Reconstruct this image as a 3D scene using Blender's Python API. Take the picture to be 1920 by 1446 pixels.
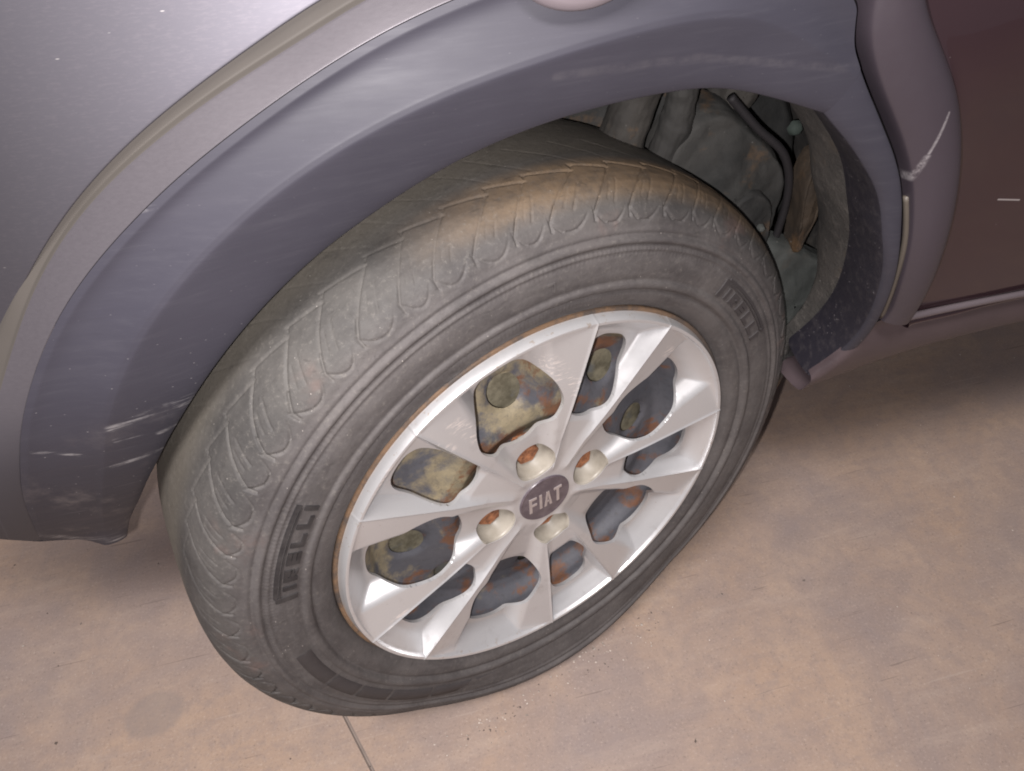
import bpy, bmesh, math, random
import numpy as np
from mathutils import Vector, Matrix
random.seed(7); rng = np.random.default_rng(11)
for o in list(bpy.data.objects): bpy.data.objects.remove(o)
scene = bpy.context.scene
COL = scene.collection
# ------------------------------------------------------------------ camera
cam_d = bpy.data.cameras.new('camera'); cam = bpy.data.objects.new('camera', cam_d); COL.objects.link(cam)
CAM = Vector((-0.0760, -0.4768, 0.8002))
YAW, PITCH, ROLL, FPX = -0.1870, 0.8219, -0.0789, 1410.9
cam.matrix_world = Matrix.Translation(CAM) @ (Matrix.Rotation(YAW, 4, 'Z') @ Matrix.Rotation(PITCH, 4, 'X') @ Matrix.Rotation(ROLL, 4, 'Z'))
cam_d.sensor_width = 36.0; cam_d.lens = 36.0*FPX/1920.0
cam_d.clip_start = 0.01; cam_d.clip_end = 60
scene.camera = cam
# ------------------------------------------------------------------ world and lamps (indoor hall + phone lamp)
w = bpy.data.worlds.new('World'); scene.world = w; w.use_nodes = True
bg = w.node_tree.nodes['Background']; bg.inputs[0].default_value = (0.92, 0.84, 0.95, 1); bg.inputs[1].default_value = 0.12
def area(name, loc, target, sx, sy, power, col):
    d = bpy.data.lights.new(name, 'AREA'); d.shape = 'RECTANGLE'; d.size = sx; d.size_y = sy; d.energy = power; d.color = col
    o = bpy.data.objects.new(name, d); COL.objects.link(o); o.location = loc
    o.rotation_euler = (Vector(target)-Vector(loc)).to_track_quat('-Z', 'Y').to_euler(); return o
area('ceiling_lamp', (-0.75, -1.25, 2.9), (0.0, 0.0, 0.2), 1.5, 0.40, 90, (1.0, 0.95, 0.93))
fl = bpy.data.lights.new('phone_lamp', 'SPOT'); fl.energy = 16.0; fl.color = (1.0, 0.95, 0.95); fl.shadow_soft_size = 0.004; fl.spot_size = math.radians(150); fl.spot_blend = 1.0
flo = bpy.data.objects.new('phone_lamp', fl); COL.objects.link(flo)
flo.matrix_world = cam.matrix_world @ Matrix.Translation((-0.026, -0.020, 0.0))
scene.view_settings.view_transform = 'Standard'; scene.view_settings.look = 'None'
scene.view_settings.exposure = 0.14; scene.view_settings.gamma = 1.0
scene.render.engine = 'CYCLES'
scene.cycles.filter_width = 1.9

# ================================================================== node helpers
class NT:
    def __init__(s, name):
        s.m = bpy.data.materials.new(name); s.m.use_nodes = True; s.t = s.m.node_tree; s.t.nodes.clear()
        s.out = s.n('ShaderNodeOutputMaterial'); s.b = s.n('ShaderNodeBsdfPrincipled'); s.l(s.b.outputs[0], s.out.inputs[0])
        s.co = s.n('ShaderNodeTexCoord').outputs['Object']
    def n(s, t, **k):
        x = s.t.nodes.new(t)
        for a, v in k.items(): setattr(x, a, v)
        return x
    def l(s, a, b): s.t.links.new(a, b)
    def put(s, sock, v):
        if hasattr(v, 'is_linked') or isinstance(v, bpy.types.NodeSocket): s.l(v, sock)
        elif isinstance(v, (tuple, list)) and len(v) == 3 and sock.type == 'RGBA': sock.default_value = (*v, 1)
        else: sock.default_value = v
    def set(s, **k):
        names = dict(col='Base Color', rough='Roughness', metal='Metallic', coat='Coat Weight', coatr='Coat Roughness', spec='Specular IOR Level', normal='Normal', sheen='Sheen Weight')
        for a, v in k.items(): s.put(s.b.inputs[names[a]], v)
    def math(s, op, a, b=0.0, c=None, clamp=False):
        x = s.n('ShaderNodeMath', operation=op, use_clamp=clamp); s.put(x.inputs[0], a); s.put(x.inputs[1], b)
        if c is not None: s.put(x.inputs[2], c)
        return x.outputs[0]
    def vec(s, op, a, b=(0, 0, 0)):
        x = s.n('ShaderNodeVectorMath', operation=op); s.put(x.inputs[0], a)
        if op == 'SCALE': s.put(x.inputs['Scale'], b)
        else: s.put(x.inputs[1], b)
        return x.outputs['Value'] if op in ('DOT_PRODUCT', 'LENGTH', 'DISTANCE') else x.outputs[0]
    def mapv(s, scale=(1, 1, 1), rot=(0, 0, 0), loc=(0, 0, 0), src=None):
        x = s.n('ShaderNodeMapping'); s.l(src or s.co, x.inputs[0]); x.inputs['Scale'].default_value = scale
        x.inputs['Rotation'].default_value = rot; x.inputs['Location'].default_value = loc; return x.outputs[0]
    def noise(s, scale, detail=4, rough=.55, src=None, dist=0.0):
        x = s.n('ShaderNodeTexNoise'); s.l(src or s.co, x.inputs[0]); x.inputs['Scale'].default_value = scale
        x.inputs['Detail'].default_value = detail; x.inputs['Roughness'].default_value = rough; x.inputs['Distortion'].default_value = dist
        return x.outputs[0]
    def voro(s, scale, src=None, feature='F1', rnd=1.0):
        x = s.n('ShaderNodeTexVoronoi', feature=feature); s.l(src or s.co, x.inputs[0]); x.inputs['Scale'].default_value = scale
        x.inputs['Randomness'].default_value = rnd; return x
    def ramp(s, v, a, b, lo=0.0, hi=1.0):
        x = s.n('ShaderNodeMapRange', interpolation_type='SMOOTHSTEP'); s.put(x.inputs[0], v)
        x.inputs[1].default_value = a; x.inputs[2].default_value = b; x.inputs[3].default_value = lo; x.inputs[4].default_value = hi
        return x.outputs[0]
    def mix(s, f, a, b):
        x = s.n('ShaderNodeMix', data_type='RGBA'); s.put(x.inputs[0], f); s.put(x.inputs[6], a); s.put(x.inputs[7], b); return x.outputs[2]
    def bump(s, h, strength=.3, dist=.001, prev=None):
        x = s.n('ShaderNodeBump'); x.inputs['Strength'].default_value = strength; x.inputs['Distance'].default_value = dist
        s.put(x.inputs['Height'], h)
        if prev is not None: s.l(prev, x.inputs['Normal'])
        return x.outputs[0]
    def seg(s, segs, src=None):
        """mask = 1 on the given line segments (p, q, half width)"""
        co = s.vec('MULTIPLY', src or s.co, (1, 0, 1)); tot = None
        for p, q, wd in segs:
            p = Vector((p[0], 0, p[2])); q = Vector((q[0], 0, q[2])); ba = q-p
            pa = s.vec('SUBTRACT', co, tuple(p))
            h = s.math('MULTIPLY', s.vec('DOT_PRODUCT', pa, tuple(ba)), 1.0/ba.dot(ba), clamp=True)
            x = s.n('ShaderNodeVectorMath', operation='SCALE'); x.inputs[0].default_value = tuple(ba); s.l(h, x.inputs['Scale'])
            d = s.vec('DISTANCE', pa, x.outputs[0])
            m = s.ramp(d, wd, wd*0.25)
            tot = m if tot is None else s.math('MAXIMUM', tot, m)
        return tot
    def specks(s, scale, thr, dens, stretch=(1, 1, 1), src=None):
        """sparse tiny dots"""
        v = s.voro(scale, s.mapv(stretch, src=src))
        d = s.ramp(v.outputs['Distance'], thr, thr*.4)
        cc = s.n('ShaderNodeSeparateColor'); s.l(v.outputs['Color'], cc.inputs[0])
        return s.math('MULTIPLY', d, s.math('LESS_THAN', cc.outputs[0], dens))
    def radial(s):
        sx = s.n('ShaderNodeSeparateXYZ'); s.l(s.co, sx.inputs[0])
        r = s.math('SQRT', s.math('ADD', s.math('MULTIPLY', sx.outputs[0], sx.outputs[0]), s.math('MULTIPLY', sx.outputs[2], sx.outputs[2])))
        return r, sx.outputs[1], s.math('ARCTAN2', sx.outputs[2], sx.outputs[0])

# ================================================================== materials
MAT = {}
def mat_paint():
    t = NT('paint_dark_grey'); n1 = t.noise(3, 3)
    base = t.mix(n1, (.128, .122, .142), (.152, .146, .168))
    grain = t.noise(620, 2, .75, src=t.mapv((.30, 1, 1.6)))
    base = t.mix(t.math('MULTIPLY', t.ramp(grain, .45, .75), .22), base, (.22, .20, .22))
    sp = t.math('MAXIMUM', t.specks(260, .10, .10, (.28, .1, 1.0)), t.specks(130, .06, .08, (.25, .1, 1.1)))
    base = t.mix(t.math('MULTIPLY', sp, .65), base, (.5, .48, .47))
    t.set(col=base, metal=.9, rough=.57, coat=.10, coatr=.4)
    t.set(normal=t.bump(grain, .05, .0002)); return t.m
def mat_flare():
    t = NT('flare_plastic'); sx = t.n('ShaderNodeSeparateXYZ'); t.l(t.co, sx.inputs[0])
    n1 = t.noise(5, 4); n2 = t.noise(45, 4, .65, src=t.mapv((.3, 1, 2.5)))
    base = t.mix(t.ramp(n1, .3, .7), (.030, .029, .040), (.042, .040, .054))
    base = t.mix(t.math('MULTIPLY', t.ramp(n2, .5, .85), .07), base, (.14, .13, .14))
    low = t.ramp(sx.outputs[2], .52, .36)          # road dust on the lower corner
    base = t.mix(t.math('MULTIPLY', low, t.ramp(t.noise(22, 5, .7), .52, .8)), base, (.16, .14, .14))
    sp = t.math('MULTIPLY', t.math('MAXIMUM', t.specks(230, .07, .07, (.4, .2, 1)), t.specks(420, .13, .12, (.4, .2, 1))), t.ramp(sx.outputs[2], .60, .42, .06, .7))
    base = t.mix(sp, base, (.45, .43, .42))
    fine = t.math('MULTIPLY', t.ramp(t.noise(260, 3, .7, src=t.mapv((.10, .5, 1.6), (0, math.radians(8), 0))), .40, .66), t.ramp(t.noise(40, 4, .7), .30, .60))
    P = SCR['bumper']
    sc = t.math('MULTIPLY', t.seg(P), fine)
    base = t.mix(t.math('MULTIPLY', sc, .50), base, (.52, .50, .50))
    base = t.mix(t.math('MULTIPLY', t.math('MULTIPLY', t.seg(SCR['pale_line']), t.ramp(t.noise(50, 4, .7), .35, .65)), .13), base, (.17, .155, .16))
    fg = t.noise(240, 3, .7, src=t.mapv((.10, .6, 1.5), (0, math.radians(4), 0)))
    base = t.mix(t.ramp(fg, .50, .78, 0, .07), base, (.13, .125, .14)); base = t.mix(t.ramp(fg, .45, .22, 0, .22), base, (.030, .028, .036))
    hair = t.ramp(t.noise(420, 1, .5, src=t.mapv((.03, .3, 1), (0, math.radians(12), 0))), .70, .76)
    base = t.mix(t.math('MULTIPLY', t.math('MULTIPLY', hair, low), .14), base, (.35, .33, .33))
    t.set(col=base, rough=t.ramp(n2, .2, .8, .52, .64), spec=.45)
    t.set(normal=t.bump(t.noise(700, 2), .05, .0003)); return t.m
def mat_step():
    t = NT('shaded_step'); n = t.noise(30, 4)
    t.set(col=t.mix(n, (.066, .058, .051), (.084, .074, .066)), rough=.7); return t.m  # crease in the fender paint; its shading is painted as a darker tone
def mat_black_plastic():
    t = NT('black_plastic'); n = t.noise(120, 5, .7)
    sp = t.math('MAXIMUM', t.specks(260, .2, .16, (.5, 1, 1)), t.specks(120, .12, .2, (.5, 1, 1)))
    base = t.mix(t.ramp(n, .45, .75), (.018, .016, .024), (.045, .040, .046))
    base = t.mix(t.math('MULTIPLY', sp, .55), base, (.28, .26, .27))
    t.set(col=base, rough=.6); t.set(normal=t.bump(n, .4, .001)); return t.m
def mat_door():
    t = NT('door_paint'); n = t.noise(4, 3)
    base = t.mix(n, (.034, .018, .022), (.046, .026, .030))
    sp = t.specks(130, .09, .06, (.6, .2, 1))
    base = t.mix(t.math('MULTIPLY', sp, .4), base, (.4, .38, .37))
    base = t.mix(t.math('MULTIPLY', t.seg(SCR['door']), .7), base, (.5, .47, .47))
    t.set(col=base, metal=.2, rough=.25, coat=1.0, coatr=.04); return t.m
def mat_door_trim():
    t = NT('door_trim_plastic'); n = t.noise(6, 4); n2 = t.noise(140, 3, .6)
    base = t.mix(n, (.043, .034, .044), (.057, .047, .057))
    brk = t.math('MULTIPLY', t.ramp(t.noise(120, 4, .7), .36, .60), .38)
    base = t.mix(t.math('MULTIPLY', t.seg(SCR['trim']), brk), base, (.52, .49, .50))
    base = t.mix(t.math('MULTIPLY', t.seg(SCR['trim_rust']), .9), base, (.26, .13, .045))
    t.set(col=base, rough=t.ramp(n2, .2, .8, .40, .5), coat=.15, coatr=.3); return t.m
def mat_tyre():
    t = NT('tyre_rubber'); r, y, th = t.radial()
    side = t.n('ShaderNodeCombineXYZ'); t.put(side.inputs[0], t.math('MULTIPLY', r, 60)); t.put(side.inputs[1], t.math('MULTIPLY', th, 3)); t.put(side.inputs[2], 0.0)
    ring = t.noise(2.2, 5, .6, src=side.outputs[0])
    n1 = t.noise(12, 5, .65); n2 = t.noise(90, 5, .7); n3 = t.noise(5, 3)
    rub = t.mix(t.ramp(n1, .3, .72), (.058, .052, .052), (.102, .092, .089))
    rub = t.mix(t.math('MULTIPLY', t.ramp(ring, .35, .75), .5), rub, (.118, .109, .107))
    # dry road dust on the tread and shoulder
    tread = t.ramp(r, .258, .280)
    dust = t.mix(t.ramp(n1, .35, .7), (.042, .040, .039), (.082, .077, .072))
    col = t.mix(t.math('MULTIPLY', tread, t.ramp(n3, .2, .6, .55, 1.0)), rub, dust)
    # ochre mud band high on the tread
    an = t.math('MULTIPLY', t.ramp(th, 1.95, 1.45), t.ramp(th, .45, .9))
    yb = t.math('MULTIPLY', t.ramp(y, -.080, -.066), t.ramp(y, -.030, -.044))
    mud = t.math('MULTIPLY', t.math('MULTIPLY', an, yb), t.ramp(n2, .25, .6, .45, 1.0))
    col = t.mix(t.math('MULTIPLY', mud, .85), col, (.215, .150, .092))
    inner = t.ramp(y, -.045, -.015)
    col = t.mix(t.math('MULTIPLY', t.math('MULTIPLY', inner, tread), .75), col, (.118, .105, .086))  # inner tread painted lighter to offset the flare's shade
    # reddish scuff patches on the shoulder
    red = t.math('MULTIPLY', t.ramp(t.noise(18, 4, .6), .58, .72), t.math('MULTIPLY', t.ramp(r, .248, .262), t.ramp(r, .288, .275)))
    col = t.mix(t.math('MULTIPLY', red, .4), col, (.17, .105, .088))
    # dust that settled in the grooves
    g = t.n('ShaderNodeAttribute', attribute_name='groove').outputs['Fac']
    col = t.mix(t.math('MULTIPLY', t.math('MULTIPLY', g, t.ramp(th, 1.3, 2.0, .25, 1.0)), t.ramp(n2, .3, .65, .10, .50)), col, (.150, .140, .128))
    grit = t.noise(260, 5, .8); col = t.mix(t.ramp(grit, .52, .75, 0, .45), col, (.20, .185, .165)); col = t.mix(t.ramp(grit, .46, .25, 0, .5), col, (.032, .029, .028))
    bl = t.noise(30, 5, .7, src=t.mapv(loc=(4, 2, 7))); col = t.mix(t.ramp(bl, .55, .75, 0, .5), col, (.050, .046, .045))
    sp = t.math('MAXIMUM', t.specks(330, .13, .06, (1, 1, .5)), t.specks(150, .06, .06))
    col = t.mix(t.math('MULTIPLY', sp, .7), col, (.5, .46, .42))
    hair = t.ramp(t.noise(160, 2, .5, src=t.mapv((.25, 1, 1.6), (0, math.radians(20), 0))), .70, .76)
    col = t.mix(t.math('MULTIPLY', hair, .35), col, (.028, .025, .024))
    rib = t.math('MULTIPLY', t.math('SINE', t.math('MULTIPLY', th, 430.0)), t.math('MAXIMUM', t.math('MULTIPLY', t.ramp(r, .2415, .2425), t.ramp(r, .2500, .2490)), t.math('MULTIPLY', t.ramp(r, .2035, .2045), t.ramp(r, .2120, .2110))))
    t.set(col=col, rough=t.ramp(n2, .2, .8, .58, .8), spec=.35)
    t.set(normal=t.bump(grit, .35, .0010, t.bump(n2, .35, .0015, t.bump(rib, .14, .0004, t.bump(ring, .12, .002))))); return t.m
def mat_letter():
    t = NT('moulded_rubber'); n = t.noise(70, 5, .7)
    t.set(col=t.mix(t.ramp(n, .35, .75), (.022, .020, .021), (.044, .040, .040)), rough=.6, spec=.35)
    t.set(normal=t.bump(n, .2, .001)); return t.m
def mat_cover():
    t = NT('silver_paint_plastic'); n = t.noise(9, 4); f = t.noise(1800, 1)
    base = t.mix(n, (.56, .56, .57), (.63, .63, .635))
    base = t.mix(t.math('MULTIPLY', t.ramp(f, .55, .75), .25), base, (.78, .77, .76))
    r, y, th = t.radial()
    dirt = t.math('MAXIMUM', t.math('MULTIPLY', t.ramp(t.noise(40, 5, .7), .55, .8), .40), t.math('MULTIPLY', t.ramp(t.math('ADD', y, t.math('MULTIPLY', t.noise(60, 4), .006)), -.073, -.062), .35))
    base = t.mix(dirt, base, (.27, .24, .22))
    br = t.ramp(t.noise(420, 3, .7, src=t.mapv((.16, 1, 1), (0, math.radians(-58), 0))), .50, .62)
    base = t.mix(t.math('MULTIPLY', t.math('MULTIPLY', t.seg(SCR['cover']), br), .85), base, (.86, .82, .80))
    chip = t.math('MULTIPLY', t.ramp(t.noise(150, 4, .7), .60, .68), t.ramp(r, .180, .187))
    base = t.mix(t.math('MULTIPLY', chip, .6), base, (.42, .33, .25))
    sp = t.specks(170, .12, .05)
    base = t.mix(t.math('MULTIPLY', sp, .6), base, (.30, .24, .19))
    t.set(col=base, metal=.55, rough=t.ramp(t.noise(30, 4), .3, .7, .32, .42), coat=.2, coatr=.25); return t.m
def mat_pocket():
    t = NT('cream_plastic'); n = t.noise(45, 4)
    t.set(col=t.mix(t.ramp(n, .3, .7), (.25, .225, .185), (.37, .34, .29)), rough=.4); return t.m
def mat_steel():
    t = NT('rusty_steel'); r, y, th = t.radial()
    n1 = t.noise(24, 7, .66, dist=.35); n2 = t.noise(30, 7, .66, dist=.25, src=t.mapv(loc=(3.1, 1.2, .4))); n3 = t.noise(110, 5, .7)
    base = t.mix(n3, (.070, .072, .086), (.130, .130, .145))
    sx = t.n('ShaderNodeSeparateXYZ'); t.l(t.co, sx.inputs[0])
    up = t.ramp(t.math('ADD', t.math('MULTIPLY', sx.outputs[0], -.6), sx.outputs[2]), -.02, .12, -.13, .075)   # dried mud, thicker on one side
    mud = t.math('MULTIPLY', t.ramp(t.math('ADD', n1, up), .47, .62), t.ramp(n3, .2, .6, .55, .9))
    base = t.mix(mud, base, t.mix(n3, (.20, .165, .095), (.40, .335, .215)))
    rg = t.math('ADD', t.ramp(r, .104, .090, 0, .10), t.ramp(r, .128, .145, 0, .06))
    rust = t.math('MULTIPLY', t.ramp(t.math('ADD', n2, rg), .57, .68), t.ramp(n3, .2, .6, .6, .95))
    base = t.mix(rust, base, t.mix(n3, (.10, .045, .024), (.25, .115, .06)))
    base = t.mix(t.math('MULTIPLY', t.ramp(t.noise(160, 5, .75), .52, .72), .5), base, (.060, .054, .050))
    edge = t.ramp(r, .1885, .1915)
    ru = t.math('MULTIPLY', t.ramp(t.noise(45, 6, .75), .36, .58), t.ramp(t.math('ADD', t.math('MULTIPLY', sx.outputs[0], -.9), sx.outputs[2]), -.08, .12))
    base = t.mix(edge, base, t.mix(ru, (.075, .062, .055), t.mix(n3, (.13, .080, .048), (.25, .155, .090))))
    t.set(col=base, metal=.1, rough=.62); t.set(normal=t.bump(n3, .35, .0015)); return t.m
def mat_bolt():
    t = NT('rusty_bolt'); n = t.noise(200, 6, .75)
    t.set(col=t.mix(t.ramp(n, .3, .7), (.11, .040, .020), (.46, .19, .085)), rough=.7); t.set(normal=t.bump(n, .8, .002)); return t.m
def mat_drum():
    t = NT('dusty_drum'); n = t.noise(70, 5, .7); n2 = t.noise(45, 5)
    c = t.mix(t.ramp(n, .3, .7), (.12, .105, .070), (.28, .25, .175))
    t.set(col=t.mix(t.ramp(n2, .52, .66), c, (.15, .15, .14)), rough=.8); t.set(normal=t.bump(n, .3, .001)); return t.m
def mat_badge():
    t = NT('badge_enamel'); n = t.noise(140, 4, .7)
    t.set(col=t.mix(t.ramp(n, .35, .75), (.075, .058, .070), (.125, .10, .112)), rough=.33, coat=.4, coatr=.2); return t.m
def mat_badge_letter():
    t = NT('badge_silver'); n = t.noise(150, 4)
    t.set(col=t.mix(n, (.40, .35, .34), (.60, .54, .52)), metal=.5, rough=.4); return t.m
def mat_liner():
    t = NT('muddy_liner'); n1 = t.noise(14, 5, .6); n2 = t.noise(80, 6, .75); n3 = t.noise(9, 4, src=t.mapv(loc=(2, 5, 1)))
    base = t.mix(t.ramp(n1, .3, .7), (.030, .029, .028), (.075, .069, .063))
    base = t.mix(t.math('MULTIPLY', t.ramp(n2, .5, .75), .6), base, (.165, .150, .135))
    base = t.mix(t.math('MULTIPLY', t.ramp(n3, .55, .68), t.ramp(n2, .3, .6, .3, .8)), base, (.17, .115, .060))
    sp = t.specks(150, .18, .10); base = t.mix(t.math('MULTIPLY', sp, .5), base, (.36, .34, .32))
    t.set(col=base, rough=.85); t.set(normal=t.bump(n2, .7, .003, t.bump(n1, .4, .01))); return t.m
def mat_well(name, a, b, rustamt=.35):
    t = NT(name); n1 = t.noise(16, 5, .62); n2 = t.noise(90, 6, .75)
    base = t.mix(t.ramp(n1, .3, .7), a, b)
    base = t.mix(t.math('MULTIPLY', t.ramp(t.noise(26, 5, .65, src=t.mapv(loc=(1, 2, 3))), .56, .7), rustamt), base, (.19, .105, .045))
    sp = t.specks(150, .18, .08); base = t.mix(t.math('MULTIPLY', sp, .4), base, (.4, .38, .36))
    t.set(col=base, rough=.8); t.set(normal=t.bump(n2, .5, .002)); return t.m
def mat_floor():
    t = NT('worn_concrete'); n1 = t.noise(4.2, 6, .62, dist=.7); n2 = t.noise(9, 6, .62); n3 = t.noise(60, 6, .7); n4 = t.noise(330, 4, .75)
    base = t.mix(t.ramp(n1, .32, .68), (.350, .250, .188), (.258, .205, .188))
    base = t.mix(t.ramp(n2, .42, .72, 0, .70), base, (.385, .282, .214))
    base = t.mix(t.ramp(n3, .42, .66, 0, .60), base, (.262, .202, .176))
    st = t.noise(26, 5, .7, src=t.mapv((.22, 1.3, 1), (0, 0, math.radians(52))))
    base = t.mix(t.ramp(st, .50, .75, 0, .35), base, (.42, .33, .27))
    st2 = t.noise(34, 5, .7, src=t.mapv((.2, 1.2, 1), (0, 0, math.radians(-30)), (3, 1, 0)))
    base = t.mix(t.ramp(st2, .54, .74, 0, .32), base, (.225, .182, .170))
    base = t.mix(t.ramp(n4, .54, .76, 0, .55), base, (.52, .43, .37))
    base = t.mix(t.ramp(n4, .44, .28, 0, .75), base, (.14, .108, .092))
    hair = t.ramp(t.noise(300, 2, .5, src=t.mapv((.035, .9, 1), (0, 0, math.radians(37)))), .69, .74)
    base = t.mix(t.math('MULTIPLY', hair, .5), base, (.14, .105, .09))
    hair2 = t.ramp(t.noise(260, 2, .5, src=t.mapv((.03, .8, 1), (0, 0, math.radians(-62)), (1, 4, 0))), .70, .75)
    base = t.mix(t.math('MULTIPLY', hair2, .18), base, (.50, .42, .36))
    # round stain and small dark spots
    d = t.vec('DISTANCE', t.vec('MULTIPLY', t.co, (1, 1.25, 0)), (-.416, -.032, 0))
    base = t.mix(t.math('MULTIPLY', t.ramp(d, .037, .027), .50), base, (.225, .185, .168))
    base = t.mix(t.math('MULTIPLY', t.specks(40, .035, .03), .7), base, (.10, .075, .065))
    base = t.mix(t.math('MULTIPLY', t.specks(110, .05, .04), .7), base, (.66, .58, .52))
    t.set(col=base, rough=t.ramp(n2, .3, .7, .50, .68), spec=.4)
    t.set(normal=t.bump(n4, .25, .0006, t.bump(n3, .25, .0015))); return t.m
def mat_plain(name, col, rough=.6, metal=0.0, var=.25, scale=30):
    t = NT(name); n = t.noise(scale, 4)
    t.set(col=t.mix(n, tuple(c*(1-var) for c in col), tuple(c*(1+var) for c in col)), rough=rough, metal=metal); return t.m

# ================================================================== mesh helpers
def mesh_obj(name, verts, faces, mat, parent=None, smooth=True, mats=None, mi=None):
    me = bpy.data.meshes.new(name)
    me.from_pydata([tuple(map(float, v)) for v in verts], [], [tuple(int(i) for i in f) for f in faces]); me.update()
    o = bpy.data.objects.new(name, me); COL.objects.link(o)
    for m in (mats or [mat]): me.materials.append(m)
    if smooth: me.polygons.foreach_set('use_smooth', [True]*len(me.polygons))
    if mi is not None: me.polygons.foreach_set('material_index', mi)
    if parent: o.parent = parent
    return o
def sharp(o, deg=35):
    bm = bmesh.new(); bm.from_mesh(o.data)
    for e in bm.edges:
        if len(e.link_faces) == 2 and e.calc_face_angle(0) > math.radians(deg): e.smooth = False
    bm.to_mesh(o.data); bm.free()
def grid_faces(nu, nv, cu=False, cv=False):
    f = []
    for i in range(nu if cu else nu-1):
        for j in range(nv if cv else nv-1):
            f.append((i*nv+j, i*nv+(j+1) % nv, ((i+1) % nu)*nv+(j+1) % nv, ((i+1) % nu)*nv+j))
    return f
def loft(name, rows, mat, parent, creases=None, levels=3, flip=False, thick=0.0, mats=None, colmat=None):
    """rows: list of stations, each a list of 3-D points; creases: {rail index: value}"""
    nu, nv = len(rows), len(rows[0])
    V = [p for r in rows for p in r]; F = grid_faces(nu, nv)
    if flip: F = [f[::-1] for f in F]
    o = mesh_obj(name, V, F, mat, parent, mats=mats, mi=[colmat[(k % (nv-1))] for k in range(len(F))] if colmat else None)
    if creases:
        bm = bmesh.new(); bm.from_mesh(o.data); bm.verts.ensure_lookup_table()
        L = bm.edges.layers.float.new('crease_edge')
        for e in bm.edges:
            a, b = e.verts[0].index, e.verts[1].index
            if a % nv == b % nv and (a % nv) in creases: e[L] = creases[a % nv]
        bm.to_mesh(o.data); bm.free()
    if thick:
        md = o.modifiers.new('thickness', 'SOLIDIFY'); md.thickness = thick; md.offset = -1
    md = o.modifiers.new('smooth', 'SUBSURF'); md.levels = levels; md.render_levels = levels
    return o
def interp(tab, x):
    xs = sorted(tab); return float(np.interp(x, xs, [tab[k] for k in xs]))
def box_bevel(name, size, mat, parent, loc=(0, 0, 0), rot=(0, 0, 0), bev=.004, seg=2):
    bm = bmesh.new(); bmesh.ops.create_cube(bm, size=1.0)
    for v in bm.verts: v.co = Vector((v.co.x*size[0], v.co.y*size[1], v.co.z*size[2]))
    bmesh.ops.bevel(bm, geom=list(bm.edges), offset=bev, segments=seg, profile=.6, affect='EDGES')
    me = bpy.data.meshes.new(name); bm.to_mesh(me); bm.free(); me.materials.append(mat)
    me.polygons.foreach_set('use_smooth', [True]*len(me.polygons))
    o = bpy.data.objects.new(name, me); COL.objects.link(o); o.parent = parent; o.location = loc; o.rotation_euler = rot; return o
def tube(name, pts, rad, mat, parent, n=12, steps=8):
    P = [Vector(p) for p in pts]; R = rad if isinstance(rad, (list, tuple)) else [rad]*len(P)
    Q = []; RR = []
    for i in range(len(P)-1):
        p0 = P[max(i-1, 0)]; p1 = P[i]; p2 = P[i+1]; p3 = P[min(i+2, len(P)-1)]
        for k in range(steps):
            t = k/steps
            Q.append(.5*((2*p1)+(-p0+p2)*t+(2*p0-5*p1+4*p2-p3)*t*t+(-p0+3*p1-3*p2+p3)*t**3)); RR.append(R[i]*(1-t)+R[i+1]*t)
    Q.append(P[-1]); RR.append(R[-1])
    V = []; up = Vector((0.2, 1, 0.3)).normalized()
    for i, q in enumerate(Q):
        d = (Q[min(i+1, len(Q)-1)]-Q[max(i-1, 0)]).normalized(); a = d.cross(up).normalized(); b = d.cross(a)
        for k in range(n):
            an = 2*math.pi*k/n; V.append(q+(a*math.cos(an)+b*math.sin(an))*RR[i])
    F = grid_faces(len(Q), n, cv=True); F += [tuple(range(n))[::-1], tuple(range((len(Q)-1)*n, len(Q)*n))]
    return mesh_obj(name, V, F, mat, parent)
def revolve(name, prof, mat, parent, seg=128, closed=False):
    """profile of (radius, axial outward) about the local Y axis"""
    V = []; n = len(prof)
    for i in range(seg):
        a = 2*math.pi*i/seg
        for r, ax in prof: V.append((r*math.cos(a), -ax, r*math.sin(a)))
    return mesh_obj(name, V, grid_faces(seg, n, cu=True, cv=closed), mat, parent)

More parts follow.
